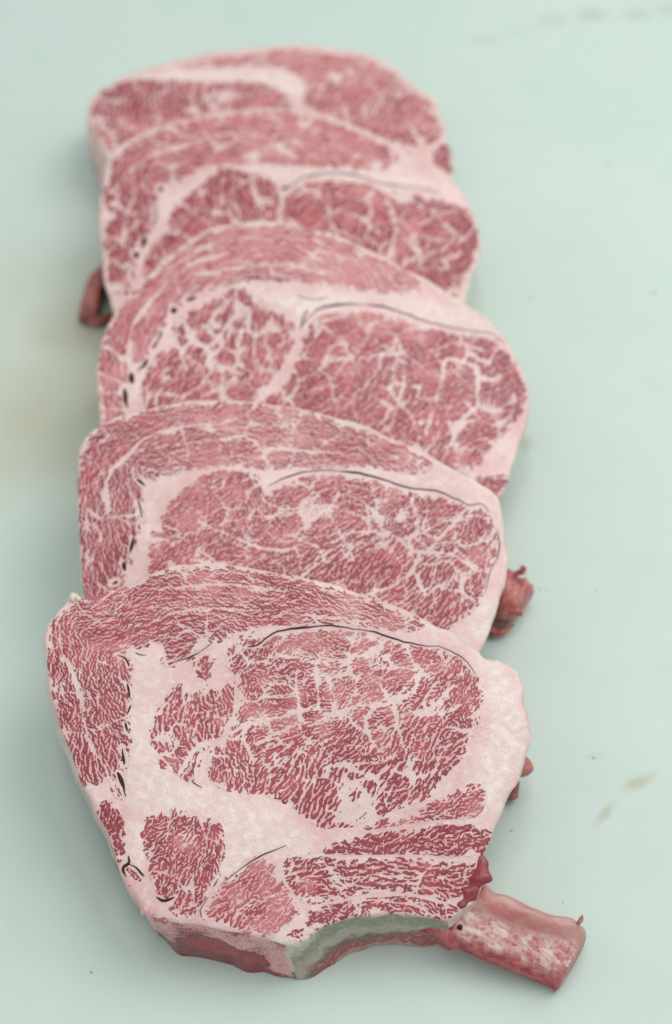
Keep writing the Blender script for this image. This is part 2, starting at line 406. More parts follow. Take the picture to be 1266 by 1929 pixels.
            if ang[0] is None: th = s.tang + smooth_noise(s.shape, 6 * mm, s.seed + 20 + mi) * .18
            else:
                cs = sum(w_ * math.cos(2 * a) for w_, a in zip(W, ang)) / Wt; sn = sum(w_ * math.sin(2 * a) for w_, a in zip(W, ang)) / Wt
                th = .5 * np.arctan2(sn, cs) + smooth_noise(s.shape, 6 * mm, s.seed + 20 + mi) * .22
            bi = sum(w_ * q[3] * .36 for w_, q in zip(W, c)) / Wt; sz = sum(w_ * q[4] for w_, q in zip(W, c)) / Wt; tn = sum(w_ * q[5] for w_, q in zip(W, c)) / Wt
            bi = bi + .09 * smooth_noise(s.shape, 5 * mm, s.seed + 40 + mi)
            # lobules
            L = m['lob'] * .00150; ca = np.cos(th.mean() if ang[0] is None else math.radians(c[0][2])); sa = math.sqrt(max(0, 1 - ca * ca))
            if L > 0:
                lo = poly.min(0) - L; hi = poly.max(0) + L; k = int((hi[0] - lo[0]) * (hi[1] - lo[1]) / (L * L))
                seeds = []; 
                nx = max(1, int((hi[0] - lo[0]) / L)); ny = max(1, int((hi[1] - lo[1]) / L))
                for i in range(nx + 1):
                    for j in range(ny + 1): seeds.append((lo[0] + (i + R.uniform(-.1, 1.1)) * L, lo[1] + (j + R.uniform(-.1, 1.1)) * L))
                seeds = np.array(seeds)
                bx = (d < .002); rows = np.where(bx.any(1))[0]; cols = np.where(bx.any(0))[0]; sl = np.s_[rows[0]:rows[-1] + 1, cols[0]:cols[-1] + 1]
                sub = np.full(s.shape, .1); asp = m.get('lasp', 1.0)
                sub[sl] = voronoi_edge(X[sl], Y[sl] , seeds)
                bi = bi - (1.9 + .9 * blotv) * np.exp(-(sub / (m['vein'] * .00056 * s.vm * np.clip(wv, .3, 1.6))) ** 3)
            edge = sstep(.0001, .0026 * s.fs ** 2, -d + rag * 3.0 * s.fs)
            ins = d < .0006
            fresh = ins & (inside_all < 0)
            bias = np.where(fresh, bi - 4.0 * (1 - edge), bias); theta = np.where(fresh, th, theta); sizew = np.where(fresh, sz, sizew); tone = np.where(fresh, tn, tone)
            inside_all = np.where(fresh, mi, inside_all)
        for pts, wd in veins:
            pl = resample(s.p2(pts), .003, closed=False); dv = seg_dist(s.U + .35 * dom + .55 * domf, s.V + .35 * dom2 + .55 * domg, pl, False)
            bias = bias - 3.0 * np.exp(-(dv / (wd * .00056 * (.2 + .8 * s.vm) * np.clip(wv, .5, 1.6))) ** 4)
        capm = np.isin(inside_all, [i for i, m in enumerate(specs) if m['name'] in ('spinalis_muscle', 'cap_muscle')])
        mid = flow_noise(s.shape, theta, 5.5 * mm * s.fs, 1.6, s.seed + 49)
        f1 = flow_noise(s.shape, theta + np.where(capm, .22, .45) * smooth_noise(s.shape, 1.6 * mm, s.seed + 48), 1.85 * mm * s.fs, 1.6, s.seed + 50)
        f2 = flow_noise(s.shape, theta, 2.6 * mm * s.fs, 2.6, s.seed + 51)
        blot = flow_noise(s.shape, theta, 4.2 * mm * s.fs, 1.8, s.seed + 53)
        cut = flow_noise(s.shape, theta + math.pi / 2, (3.0 * mm) * s.fs, 1.4, s.seed + 52) - .35
        sw = np.clip(sizew, 0, 1); f = (f1 * (1 - sw) + f2 * sw) / np.sqrt(sw ** 2 + (1 - sw) ** 2)
        v = 1.25 * f + .42 * blot - .42 * capm - 1.1 * np.clip(cut, 0, 2) * ~capm + (.12 + .15 * sw) * mid + 1.1 * bias + s.dn
        red = 1 / (1 + np.exp(-2.6 * v)); dens = 1 / (1 + np.exp(-1.6 * v))
        fy = np.fft.fftfreq(s.shape[0])[:, None]; fx = np.fft.rfftfreq(s.shape[1])[None, :]
        flush = sstep(.22, .62, np.fft.irfft2(np.fft.rfft2(dens) * np.exp(-2 * (math.pi * 1.1 * mm) ** 2 * (fx ** 2 + fy ** 2)), s=s.shape))
        tone = np.clip(0.62 + 1.6 * (tone - .5) + .26 * smooth_noise(s.shape, 3 * mm, s.seed + 60), 0, 1)
        crack = np.zeros(s.shape); groove = np.zeros(s.shape)
        for pts, wd in cracks:
            pl = resample(s.p2(pts), .0015, closed=False); dc = seg_dist(s.U + domf, s.V + domg, pl, False)
            groove = np.maximum(groove, np.exp(-(dc / (wd * .0008)) ** 2)); red = red * (1 - .8 * np.exp(-(dc / (wd * .001 + .0008)) ** 2))
        fz = s.face_z(s.U, s.V)
        rel = smooth_noise(s.shape, 1.2 * mm, s.seed + 61) * .00006
        for mi, m in enumerate(specs):
            own = (inside_all == mi) & (s.gout < -.0002)
            q = own[:-1, :-1] | own[1:, :-1] | own[:-1, 1:] | own[1:, 1:]
            jj, ii = np.where(q); 
            if len(jj) < 4: continue
            ny, nx = s.shape; a = jj * nx + ii; F = np.stack([a, a + 1, a + nx + 1, a + nx], 1)
            used = np.unique(F); mp = np.full(ny * nx, -1); mp[used] = np.arange(len(used)); F = mp[F]
            d = m['d'].ravel()[used]
            rise = -.00022 + .00038 * sstep(.0002, .0013, -d) 
            rr = .0011; gq = np.clip(1 + np.minimum(0, s.gout.ravel()[used]) / rr, 0, 1); drop = rr * (1 - np.sqrt(np.clip(1 - gq * gq, 0, 1))) * .8
            rd = red.ravel()[used]
            z = fz.ravel()[used] + rise - drop + rel.ravel()[used] + (rd - .5) * .00016 - groove.ravel()[used] * .0007
            uv = np.stack([s.U.ravel()[used], s.V.ravel()[used]], 1)
            Z0 = np.zeros(len(used))
            mesh_obj(m['name'], s.p3(uv, z), F, MEAT, s.root, dict(red=rd, tone=tone.ravel()[used], chalk=Z0, rim=Z0, crack=Z0, flush=flush.ravel()[used], lean=np.clip(sstep(.0004, .003, -d), 0, 1)))
    def seams(s, cracks):
        for k, (pts, wd) in enumerate(cracks):
            c = resample(s.p2(pts), .0011, closed=False); n_ = len(c)
            c = c + smooth_noise((n_ + 8, 8), 1.5, s.seed + 80 + k)[:n_, :2] * .00018
            t = np.gradient(c, axis=0); t /= np.linalg.norm(t, axis=1)[:, None] + 1e-12; nr = np.stack([-t[:, 1], t[:, 0]], 1)
            prof = np.sin(np.linspace(.12, math.pi - .12, n_)) ** .5 * (1 + .35 * smooth_noise((n_ + 8, 8), 3, s.seed + 90 + k)[:n_, 0]).clip(.08, 1.7)
            if n_ > 45: prof = prof * np.interp(np.linspace(0, 1, n_), [0, .12, .5, 1], [2.1, 1.5, .9, .45])
            hw = wd * .00047 * prof; z0 = s.face_z(c[:, 0], c[:, 1])
            Vs = []
            for a in np.linspace(0, 2 * math.pi, 6, endpoint=False):
                Vs.append(s.p3(c + nr * (hw * math.cos(a))[:, None], z0 + .00012 + .00035 * math.sin(a)))
            Vs = np.concatenate(Vs)
            F = [((k2 * n_ + i), (k2 * n_ + i + 1), ((k2 + 1) % 6) * n_ + i + 1, ((k2 + 1) % 6) * n_ + i) for k2 in range(6) for i in range(n_ - 1)]
            F += [tuple(k2 * n_ for k2 in range(6)), tuple(k2 * n_ + n_ - 1 for k2 in range(6))[::-1]]
            mesh_obj('muscle_seam', Vs, F, SEAM, s.root)

def loft(name, sections, mat, parent, origin, attrs=None, sub=7, rough=.0004, seed=1, roundness=3):
    """sections: list of (list of 3-D corners); interpolated along and rounded across"""
    S = np.array(sections, float) - np.asarray(origin)
    k, m, _ = S.shape
    # across: Catmull-like corner cutting
    for _i in range(roundness):
        a = S; b = np.roll(S, -1, 1)
        S = np.stack([a * .8 + b * .2, a * .2 + b * .8], 2).reshape(k, -1, 3)
    ts = np.linspace(0, k - 1, (k - 1) * sub + 1); out = []
    for t in ts:
        i = min(int(t), k - 2); f = t - i; p0, p1, p2, p3 = S[max(i - 1, 0)], S[i], S[i + 1], S[min(i + 2, k - 1)]
        out.append(.5 * ((2 * p1) + (-p0 + p2) * f + (2 * p0 - 5 * p1 + 4 * p2 - p3) * f * f + (-p0 + 3 * p1 - 3 * p2 + p3) * f ** 3))
    S = np.array(out); K, M, _ = S.shape
    nz = smooth_noise((max(K, 16), M), 1.6, seed)[:K]; cen = S.mean(1, keepdims=True); dr = S - cen; dr /= np.linalg.norm(dr, axis=2, keepdims=True) + 1e-9
    S = S + dr * nz[..., None] * rough
    V = S.reshape(-1, 3)
    F = [(i * M + j, i * M + (j + 1) % M, (i + 1) * M + (j + 1) % M, (i + 1) * M + j) for i in range(K - 1) for j in range(M)]
    # rounded end caps
    V = list(V)
    for e, sgn in ((0, -1), (K - 1, 1)):
        ring = S[e]; c = ring.mean(0); ins = c + (ring - c) * .86; dirv = (S[e].mean(0) - S[e - sgn].mean(0)); dirv /= np.linalg.norm(dirv) + 1e-9
        b0 = len(V); V += list(ins + dirv * .0008)
        for j in range(M):
            q = (e * M + j, e * M + (j + 1) % M, b0 + (j + 1) % M, b0 + j); F.append(q if sgn > 0 else q[::-1])
        f = tuple(b0 + j for j in range(M)); F.append(f if sgn > 0 else f[::-1])
    V = np.array(V)
    A = attrs(V, K, M) if attrs else None
    return mesh_obj(name, V, F, mat, parent, A)

#STEAKS
exec_time = lambda m: print('t', m, round(time.time() - T0, 1))
# columns of a control row: x, y, fibre angle (deg), redness bias, fleck size 0..1, tone 0..1
STEAKS = [('back', .779, 8.5, .034, .0010), ('fourth', .679, 15, .038, .0006), ('third', .552, 17, .044, .00045), ('second', .408, 18, .035, .00038), ('front', .294, 18, .034, .00036)]
LAB = {
 'front': 'nearest whole marbled rib steak with its bare rib bone reaching the lower right',
 'second': 'marbled rib steak just behind the nearest one, thin ragged cut line across its eye',
 'third': 'middle marbled rib steak of the row, raw red bone stub beside its lower right edge',
 'fourth': 'slightly blurred marbled rib steak between the middle steak and the rearmost one',
 'back': 'rearmost blurred rib steak lying almost flat with a white fat stripe and grey side'}
S = {}
for i, (nm, b, th, t, h) in enumerate(STEAKS):
    S[nm] = Steak(nm, 'rib_steak', LAB[nm], b, th, t, h, 100 + 37 * i); S[nm].wall_red = .75

# ---- front steak
A = S['front']
outA = [(140,1122),(165,1131),(220,1107),(262,1090),(290,1076),(330,1066),(400,1062),(470,1066),(530,1081),(600,1097),(660,1111),(720,1132),(790,1162),(860,1199),(900,1225),
        (912,1238),(940,1243),(972,1265),(987,1298),(988,1322),(998,1358),(1000,1390),(986,1430),(974,1470),(958,1495),(940,1540),(922,1580),(912,1612),(914,1645),(900,1690),(870,1715),
        (843,1733),(790,1724),(720,1723),(651,1733),(600,1750),(574,1766),(540,1778),(500,1769),(440,1755),(380,1744),(320,1734),(282,1724),(262,1698),(235,1660),(213,1600),(190,1545),(160,1490),(140,1440),(116,1380),(100,1315),(89,1255),(84,1205),(92,1170),(112,1145)]
offA = [((262,1698),(272,1722)),((282,1724),(300,1765)),((320,1734),(343,1804)),((380,1744),(424,1821)),((440,1755),(480,1842)),((500,1769),(535,1851)),((540,1778),(564,1855)),((574,1766),(588,1848)),
        ((600,1750),(618,1828)),((651,1733),(672,1799)),((720,1723),(735,1780)),((790,1724),(800,1780)),((843,1733),(850,1793)),((870,1715),(876,1760)),((900,1690),(905,1740)),((914,1645),(905,1665)),
        ((235,1660),(235,1672)),((213,1600),(211,1610)),((190,1545),(187,1554)),((160,1490),(156,1499)),((140,1440),(134,1448)),((116,1380),(110,1387)),((100,1315),(95,1324)),((89,1255),(88,1266)),((84,1205),(88,1225)),((112,1145),(125,1165)),
        ((330,1066),(330,1090)),((600,1097),(595,1115)),((860,1199),(850,1215)),((988,1322),(960,1330)),((974,1470),(945,1470)),((922,1580),(900,1585))]
def chine_attrs(s_, d_, seed):
    n1 = smooth_noise((22, len(s_) // 22), 2.2, seed + 70).ravel() * .14
    e = ((s_ - .47) / .36) ** 2 + ((d_ - .42 - .12 * s_) / .24) ** 2 + n1
    e2 = ((s_ - .70) / .32) ** 2 + ((d_ - .80) / .10) ** 2 + n1
    red = np.maximum(sstep(1.35, .35, e), .8 * sstep(1.3, .4, e2)); red = red - .35 * sstep(.3, 1.2, smooth_noise((22, len(s_) // 22), 1.3, seed + 71).ravel())
    red = np.maximum(red, .36 + .10 * sstep(.5, .65, d_ + n1) + .07 * n1 / .14)
    flush = .75 + .25 * sstep(.5, .65, d_ + n1)
    return dict(red=red, tone=.75 + 0 * red, chalk=0 * red, rim=.9 * sstep(.94, .99, s_) + 0 * red, crack=0 * red, flush=np.clip(flush, 0, 1))
def memb_attrs(s_, d_, seed): return dict(depth=d_ + .10 * np.sin(s_ * 3.1) - .12 * sstep(.30, .0, s_) * d_ * 3)
wallsA = [dict(name='chine_face', a=(282,1724), b=(540,1778), mat=MEAT, attrs=chine_attrs), dict(name='rib_membrane', a=(540,1778), b=(843,1733), mat=MEMBRANE, attrs=memb_attrs)]
chalkA = [([(915,1250),(965,1280),(980,1340),(990,1390),(960,1470),(930,1520),(880,1560),(860,1540),(900,1450),(925,1380),(925,1310)], .005, 1.0),
          ([(250,1380),(300,1400),(330,1470),(420,1500),(560,1560),(570,1610),(480,1620),(430,1680),(425,1590),(370,1530),(280,1535),(240,1500)], .006, .8),
          ([(245,1240),(330,1260),(300,1320),(270,1400),(245,1380)], .006, .5), ([(250,1560),(268,1570),(268,1640),(250,1630)], .003, .9), ([(690,1160),(800,1190),(900,1240),(910,1290),(880,1230),(780,1195)], .004, .3)]
rimA = [((140,1122),.0022),((175,1126),.0035),((200,1115),.0048),((225,1105),.0055),((250,1095),.0068),((275,1082),.0055),((292,1076),.0020),((330,1066),.0010),((470,1066),.0012),((600,1097),.0016),((720,1132),.0016),((860,1199),.0012),((912,1238),.0016),((988,1322),0),((974,1470),.0010),((914,1645),0),
        ((843,1733),.0030),((790,1724),.0020),((720,1723),.0022),((651,1733),.0026),((600,1750),.0034),((560,1770),.0030),((440,1755),0),((282,1724),0),((190,1545),0),((100,1315),0),((90,1180),0)]
A.body(outA, offA, chalkA, rimA, wallsA); exec_time('A body')
N_ = None
mA = [
 dict(name='rib_eye_muscle', lob=8, vein=.95, poly=[(436,1212),(450,1198),(480,1203),(510,1197),(560,1192),(621,1186),(686,1192),(762,1212),(823,1224),(863,1240),(893,1262),(909,1287),(908,1315),(902,1353),(886,1398),(862,1442),(838,1474),(812,1498),(777,1515),(727,1532),(686,1548),(640,1558),(600,1556),(566,1533),(535,1512),(495,1498),(444,1491),(405,1478),(388,1450),(398,1415),(424,1388),(446,1343),(450,1293),(452,1280),(430,1262),(428,1235)],
   c=[(470,1240,60,.35,.1,.6),(560,1240,20,.05,.1,.25),(640,1215,10,-.25,0,.1),(750,1260,25,.0,.1,.3),(860,1270,60,.2,.2,.5),(880,1340,50,.1,.2,.6),(520,1330,20,-.05,.1,.2),(640,1310,25,.05,.2,.3),(430,1440,70,.25,.2,.45),(560,1430,52,.15,.8,.6),(600,1510,58,.35,1,.9),(690,1500,55,.25,1,.8),(740,1400,45,.1,.6,.6),(820,1430,45,.25,.6,.7),(780,1470,45,.45,.7,.9),(700,1340,30,.05,.3,.4)]),
 dict(name='spinalis_muscle', lob=11, vein=.42, poly=[(96,1195),(112,1160),(145,1138),(200,1122),(262,1102),(300,1084),(350,1074),(420,1072),(470,1078),(540,1094),(600,1109),(660,1124),(720,1145),(770,1163),(793,1173),(790,1182),(760,1184),(700,1176),(640,1172),(560,1174),(527,1172),(470,1186),(414,1200),(364,1232),(312,1250),(320,1225),(300,1205),(270,1216),(243,1214),(226,1222),(244,1256),(243,1288),(247,1328),(240,1364),(240,1394),(235,1440),(231,1470),(236,1500),(222,1497),(205,1460),(165,1480),(146,1440),(122,1380),(106,1310),(95,1250)],
   c=[(200,1150,None,.22,0,.4),(400,1110,None,.15,0,.3),(700,1150,None,.0,0,.3),(350,1210,None,.7,.5,.9),(130,1250,None,.3,0,.45),(200,1350,None,.4,.2,.7),(170,1440,None,.5,.3,.8),(500,1150,None,.25,0,.5)]),
 dict(name='complexus_muscle', lob=7, vein=.9, poly=[(324,1296),(349,1284),(384,1293),(448,1290),(442,1340),(420,1385),(396,1400),(374,1440),(362,1480),(352,1470),(329,1455),(300,1432),(284,1392),(293,1353),(312,1323)], c=[(340,1330,80,.15,.5,.4),(400,1330,100,.15,.4,.4),(330,1420,130,.1,.5,.4),(360,1440,60,.2,.4,.5)]),
 dict(name='small_muscle', lob=0, vein=0, poly=[(366,1262),(372,1240),(386,1226),(400,1232),(398,1262),(384,1284),(372,1282)], c=[(380,1255,75,.1,.3,.4)]),
 dict(name='multifidus_muscle', lob=8, vein=.6, poly=[(270,1551),(313,1533),(343,1527),(369,1543),(404,1546),(419,1571),(420,1612),(409,1657),(392,1684),(364,1728),(338,1726),(318,1708),(298,1688),(283,1637),(273,1591)], c=[(310,1570,70,.4,0,.5),(390,1590,65,.25,.1,.45),(350,1680,60,.45,.2,.7)]),
 dict(name='iliocostal_muscle', lob=0, vein=0, poly=[(396,1684),(444,1642),(475,1618),(512,1632),(528,1660),(548,1692),(562,1712),(538,1745),(495,1758),(444,1748),(404,1732),(376,1727)], c=[(470,1650,48,-.05,.4,.35),(440,1720,65,.15,.5,.4),(520,1720,30,-.25,.2,.2)]),
 dict(name='intercostal_muscle', lob=10, vein=.7, poly=[(540,1630),(576,1615),(611,1622),(661,1624),(762,1624),(863,1629),(905,1634),(904,1655),(884,1678),(843,1688),(782,1674),(712,1674),(660,1680),(611,1690),(580,1694),(553,1682),(541,1657)], c=[(570,1650,20,.5,.3,.7),(660,1650,-5,.35,.5,.8),(780,1650,0,.25,.7,.7),(860,1660,10,.35,.5,.8)]),
 dict(name='rib_strip_muscle', lob=10, vein=.6, poly=[(580,1732),(610,1712),(640,1698),(702,1684),(777,1684),(833,1702),(858,1708),(835,1724),(780,1714),(720,1712),(661,1722),(606,1742)], c=[(630,1715,25,.55,.3,.8),(720,1695,5,.35,.4,.7),(810,1705,-5,.35,.4,.8)]),
 dict(name='flank_muscle', lob=0, vein=0, poly=[(612,1605),(686,1580),(772,1567),(850,1558),(892,1560),(918,1568),(912,1592),(885,1605),(843,1612),(762,1607),(681,1612),(630,1614)], c=[(680,1597,12,.75,.4,.95),(780,1590,5,.45,.5,.9),(870,1580,10,.7,.4,.95)]),
 dict(name='flank_muscle', lob=0, vein=0, poly=[(690,1566),(772,1544),(823,1516),(872,1492),(905,1486),(909,1503),(897,1528),(843,1550),(780,1560)], c=[(870,1510,25,-.05,0,.3),(780,1548,15,.15,.1,.4)]),
 dict(name='edge_muscle', lob=0, vein=0, poly=[(190,1515),(210,1512),(228,1535),(235,1580),(240,1600),(241,1622),(226,1618),(212,1590),(200,1560)], c=[(215,1560,100,1.3,.4,1),(232,1610,100,1.1,.4,1)]),
 dict(name='edge_muscle', lob=0, vein=0, poly=[(234,1634),(246,1630),(270,1648),(272,1662),(256,1668),(240,1654)], c=[(252,1650,-40,.8,.3,.85)]),
 dict(name='edge_muscle', lob=0, vein=0, poly=[(538,1764),(556,1754),(582,1746),(588,1752),(568,1762),(548,1770)], c=[(560,1758,20,.8,.3,.9)]),
]
vA = [([(120,1240),(131,1257),(152,1323),(172,1394),(187,1424),(217,1485)],1.3),([(480,1150),(400,1145),(330,1156),(280,1180)],.9),([(525,1160),(600,1160),(700,1170)],.7),
      ([(300,1110),(420,1098),(540,1118)],.6),([(152,1323),(240,1305)],.5),([(186,1370),(240,1345)],.5),
      ([(450,1300),(442,1345),(420,1390)],1.6),([(330,1460),(370,1410),(398,1395)],1.6),([(385,1345),(420,1350),(440,1352)],.8),([(345,1360),(352,1330),(360,1300),(372,1296)],.9),
      ([(560,1260),(555,1310),(575,1360),(620,1345)],.9),([(490,1282),(540,1285),(556,1300)],.9),([(500,1235),(560,1230),(620,1250)],.8),([(560,1230),(580,1205)],.6),
      ([(620,1345),(690,1330),(720,1325),(740,1320)],1.0),([(740,1320),(775,1310),(790,1270)],1.1),([(720,1325),(690,1350),(705,1400),(720,1415),(745,1360),(742,1325)],1.3),([(745,1370),(755,1400),(770,1430),(775,1490)],1.5),
      ([(770,1420),(820,1412),(850,1400)],.9),([(790,1350),(830,1320),(850,1290)],.9),([(720,1240),(740,1255),(715,1290),(735,1320)],.9),([(610,1445),(640,1440),(680,1455),(720,1475)],1.8),
      ([(540,1400),(590,1420),(620,1430)],1.0),([(650,1460),(655,1500),(640,1550)],1.6),([(720,1470),(700,1510),(660,1545)],1.3),([(745,1440),(725,1480),(728,1520)],1.0),([(820,1290),(800,1320),(815,1345),(860,1335)],.8),
      ([(480,1400),(520,1380),(560,1360)],.8),([(520,1420),(510,1480)],.8),([(640,1220),(660,1240),(640,1255)],1.0),([(370,1545),(385,1590),(370,1640),(350,1680)],.8),([(290,1640),(330,1650),(350,1680)],.8),
      ([(440,1730),(470,1700),(500,1700)],.5),([(560,1660),(620,1640),(640,1670),(700,1650),(760,1650)],.8),([(650,1700),(720,1700),(780,1698)],.6)]
cA = [([(466,1218),(488,1214),(500,1203),(530,1188),(580,1182),(621,1179),(686,1186),(735,1202),(765,1211),(800,1217),(835,1220),(862,1232),(885,1252),(897,1270)],.85),
      ([(222,1236),(236,1243),(245,1257)],1.0),([(255,1232),(266,1235),(276,1234)],.8),([(240,1290),(247,1316)],.9),([(247,1328),(241,1345)],.8),([(236,1360),(239,1378)],.9),([(230,1410),(234,1440)],1.4),([(222,1455),(232,1480),(237,1502)],1.7),
      ([(241,1615),(243,1628),(233,1636),(240,1652)],1.1),([(244,1628),(258,1636),(272,1652)],1.1),([(295,1690),(312,1698),(328,1692)],1.1),([(402,1672),(412,1655)],.9),([(415,1668),(450,1640),(490,1614),(540,1592)],.45),([(380,1730),(378,1715),(395,1690)],.5),
      ([(380,1485),(370,1478),(362,1470)],.6),([(316,1250),(364,1234),(400,1210)],.5)]
A.muscles(mA, vA, cA); A.seams(cA); exec_time('A muscles')
# bare rib bone
def bone_attr(V, K, M):
    fl = np.zeros(len(V)); gr = np.zeros(len(V)); j = np.arange(len(V)) % M / M
    j[K * M:] = np.tile(np.arange(M) / M, 2)
    nz = smooth_noise((64, 64), 3, 5).ravel()[:len(V)] * .02 if len(V) <= 4096 else 0
    # corners in order: back top, back bevel, front top, front bottom, back bottom
    fl = sstep(.25, .36, j + nz) * sstep(.78, .70, j); gr = sstep(.20, .15, j) + sstep(.80, .86, j)
    gr[K * M + M:] = .8
    return dict(flesh=fl, grey=np.clip(gr, 0, 1))
o_ = A.base
secs = [
 [at(800,1625,.030), at(795,1655,.031), at(760,1715,.024), at(765,1760,.016), at(810,1650,.010)],
 [at(870,1642,.034), at(866,1675,.0345), at(822,1742,.025), at(826,1780,.014), at(880,1668,.010)],
 [at(914,1664,.034), at(905,1692,.034), at(858,1768,.022), at(862,1796,.011), at(925,1690,.008)],
 [at(962,1685,.032), at(952,1712,.032), at(912,1796,.019), at(916,1815,.008), at(972,1710,.006)],
 [at(1020,1710,.029), at(1014,1735,.029), at(978,1820,.016), at(976,1842,.004), at(1032,1736,.004)],
 [at(1078,1730,.027), at(1084,1748,.026), at(1040,1840,.014), at(1034,1868,.001), at(1094,1756,.003)],
 [at(1094,1735,.026), at(1103,1755,.025), at(1056,1848,.013), at(1047,1874,.001), at(1108,1764,.003)]]
rib = loft('rib_bone', secs, BONE, A.root, o_, bone_attr, sub=8, rough=.0005, seed=3)
def blob(name, pts, radii, mat, root, origin, seed, attrs=None, M=12, flat=1.0, rough=.12):
    """tapered irregular strand through 3-D points"""
    P = np.array(pts, float) - np.asarray(origin); n_ = max(10, 8 * len(P)); ts = np.linspace(0, len(P) - 1, n_)
    C = resample(P, np.linalg.norm(np.diff(P, axis=0), axis=1).sum() / (n_ - 1), closed=False); C = np.stack([np.interp(np.linspace(0, 1, n_), np.linspace(0, 1, len(C)), C[:, k]) for k in range(3)], 1)
    r = np.interp(np.linspace(0, 1, n_), np.linspace(0, 1, len(radii)), radii); t = np.gradient(C, axis=0); t /= np.linalg.norm(t, axis=1)[:, None]
    side = np.cross(t, [0, 0, 1.]); side /= np.linalg.norm(side, axis=1)[:, None] + 1e-9; up = np.cross(side, t)
    nz = smooth_noise((max(32, n_), M), (2.2 if M > 10 else 1.4), seed)[:n_]
    a = np.linspace(0, 2 * math.pi, M, endpoint=False)
    rad = r[:, None] * (1 + rough * nz) * np.sin(np.linspace(.25, math.pi - .25, n_))[:, None] ** .35
    V = C[:, None] + side[:, None] * (np.cos(a)[None, :, None] * rad[..., None]) + up[:, None] * (np.sin(a)[None, :, None] * rad[..., None] * flat)
    V = V.reshape(-1, 3)
    F = [(i * M + j, i * M + (j + 1) % M, (i + 1) * M + (j + 1) % M, (i + 1) * M + j) for i in range(n_ - 1) for j in range(M)]
    F += [tuple(range(M))[::-1], tuple((n_ - 1) * M + j for j in range(M))]
    A_ = {k: np.full(len(V), v) for k, v in (attrs or {}).items()}
    return mesh_obj(name, V, F, mat, root, A_)
blob('bone_spur', [at(1088,1738,.026), at(1095,1732,.028), at(1097,1724,.030)], [.0014, .0011, .0005], BONE, A.root, o_, 4, dict(flesh=.6, grey=.3))
# shreds of meat where the rib leaves the steak
blob('blood_vessel', [at(862,1748,.0290), at(866,1747,.0298), at(870,1747,.0290)], [.0010, .0014, .0010], SEAM, A.root, o_, 60, M=8)
blob('meat_flap', [A.on(906,1612,-.001), A.on(908,1638,-.001), A.on(900,1662,-.001), A.on(886,1684,-.001), A.on(864,1708,-.001)], [.0018, .0034, .0040, .0036, .0018], MEAT, A.root, o_, 61, dict(red=.72, tone=.75, chalk=0, rim=0, crack=0, flush=.9), M=18, flat=.6, rough=.30)
blob('meat_flap', [A.on(900,1640,-.001), A.on(890,1662,-.001), A.on(880,1676,-.001)], [.0008, .0018, .0008], MEAT, A.root, o_, 62, dict(red=.1, tone=.6, chalk=0, rim=0, crack=0, flush=.7), M=10, flat=.5, rough=.3)
blob('fat_scrap', [A.on(266,1722,-.001), A.on(274,1716,-.001), A.on(290,1718,-.001), A.on(303,1722,-.001)], [.0016, .0026, .0026, .0016], MEAT, A.root, o_, 8, dict(red=.1, tone=.4, chalk=0, rim=0, crack=0, flush=.55), M=10)
blob('fat_scrap', [A.on(290,1734,-.001), A.on(310,1728,-.001), A.on(335,1734,-.001)], [.0014, .0030, .0014], MEAT, A.root, o_, 9, dict(red=.42, tone=.5, chalk=.0, rim=0, crack=0, flush=.8), M=10, flat=.5)
blob('fat_scrap', [A.on(130,1134,-.002), A.on(141,1125,.0), A.on(152,1132,-.001)], [.0016, .0026, .0016], MEAT, A.root, o_, 10, dict(red=.05, tone=.4, chalk=.3, rim=.5, crack=0), M=10)

# ---- second steak
B = S['second']
outB = [(158,1130),(151,1050),(148,980),(149,900),(151,862),(163,827),(185,806),(220,787),(290,769),(360,757),(430,750),(500,757),(560,765),(620,780),(680,801),(750,831),(810,861),(870,895),(915,922),(937,948),(950,1000),(960,1055),(955,1090),(938,1138),(934,1162),(920,1190),(905,1222),(880,1290),(835,1345),(760,1365),(640,1380),(520,1392),(400,1382),(300,1350),(230,1285),(185,1205)]
B.body(outB, [((430,750),(430,768)),((750,831),(745,848)),((915,922),(900,930)),((955,1080),(935,1080)),((149,900),(151,912)),((158,1130),(156,1140)),((163,827),(170,845))],
       [([(700,900),(800,920),(880,935),(920,955),(880,900),(780,860)],.005,.35),([(640,890),(760,915),(840,925),(790,895)],.004,.4),([(890,1130),(935,1140),(925,1190),(890,1215)],.004,.9),([(240,980),(275,900),(300,930),(270,1080),(235,1120)],.006,.35)],
       [((163,827),.0006),((290,769),.0012),((430,750),.0022),((560,765),.0030),((620,780),.0034),((680,801),.0022),((750,831),.0018),((870,895),.0018),((937,948),.0014),((955,1090),.0010),((930,1170),.0030),((905,1222),.0020),((300,1350),0),((150,950),.0006)]); exec_time('B body')
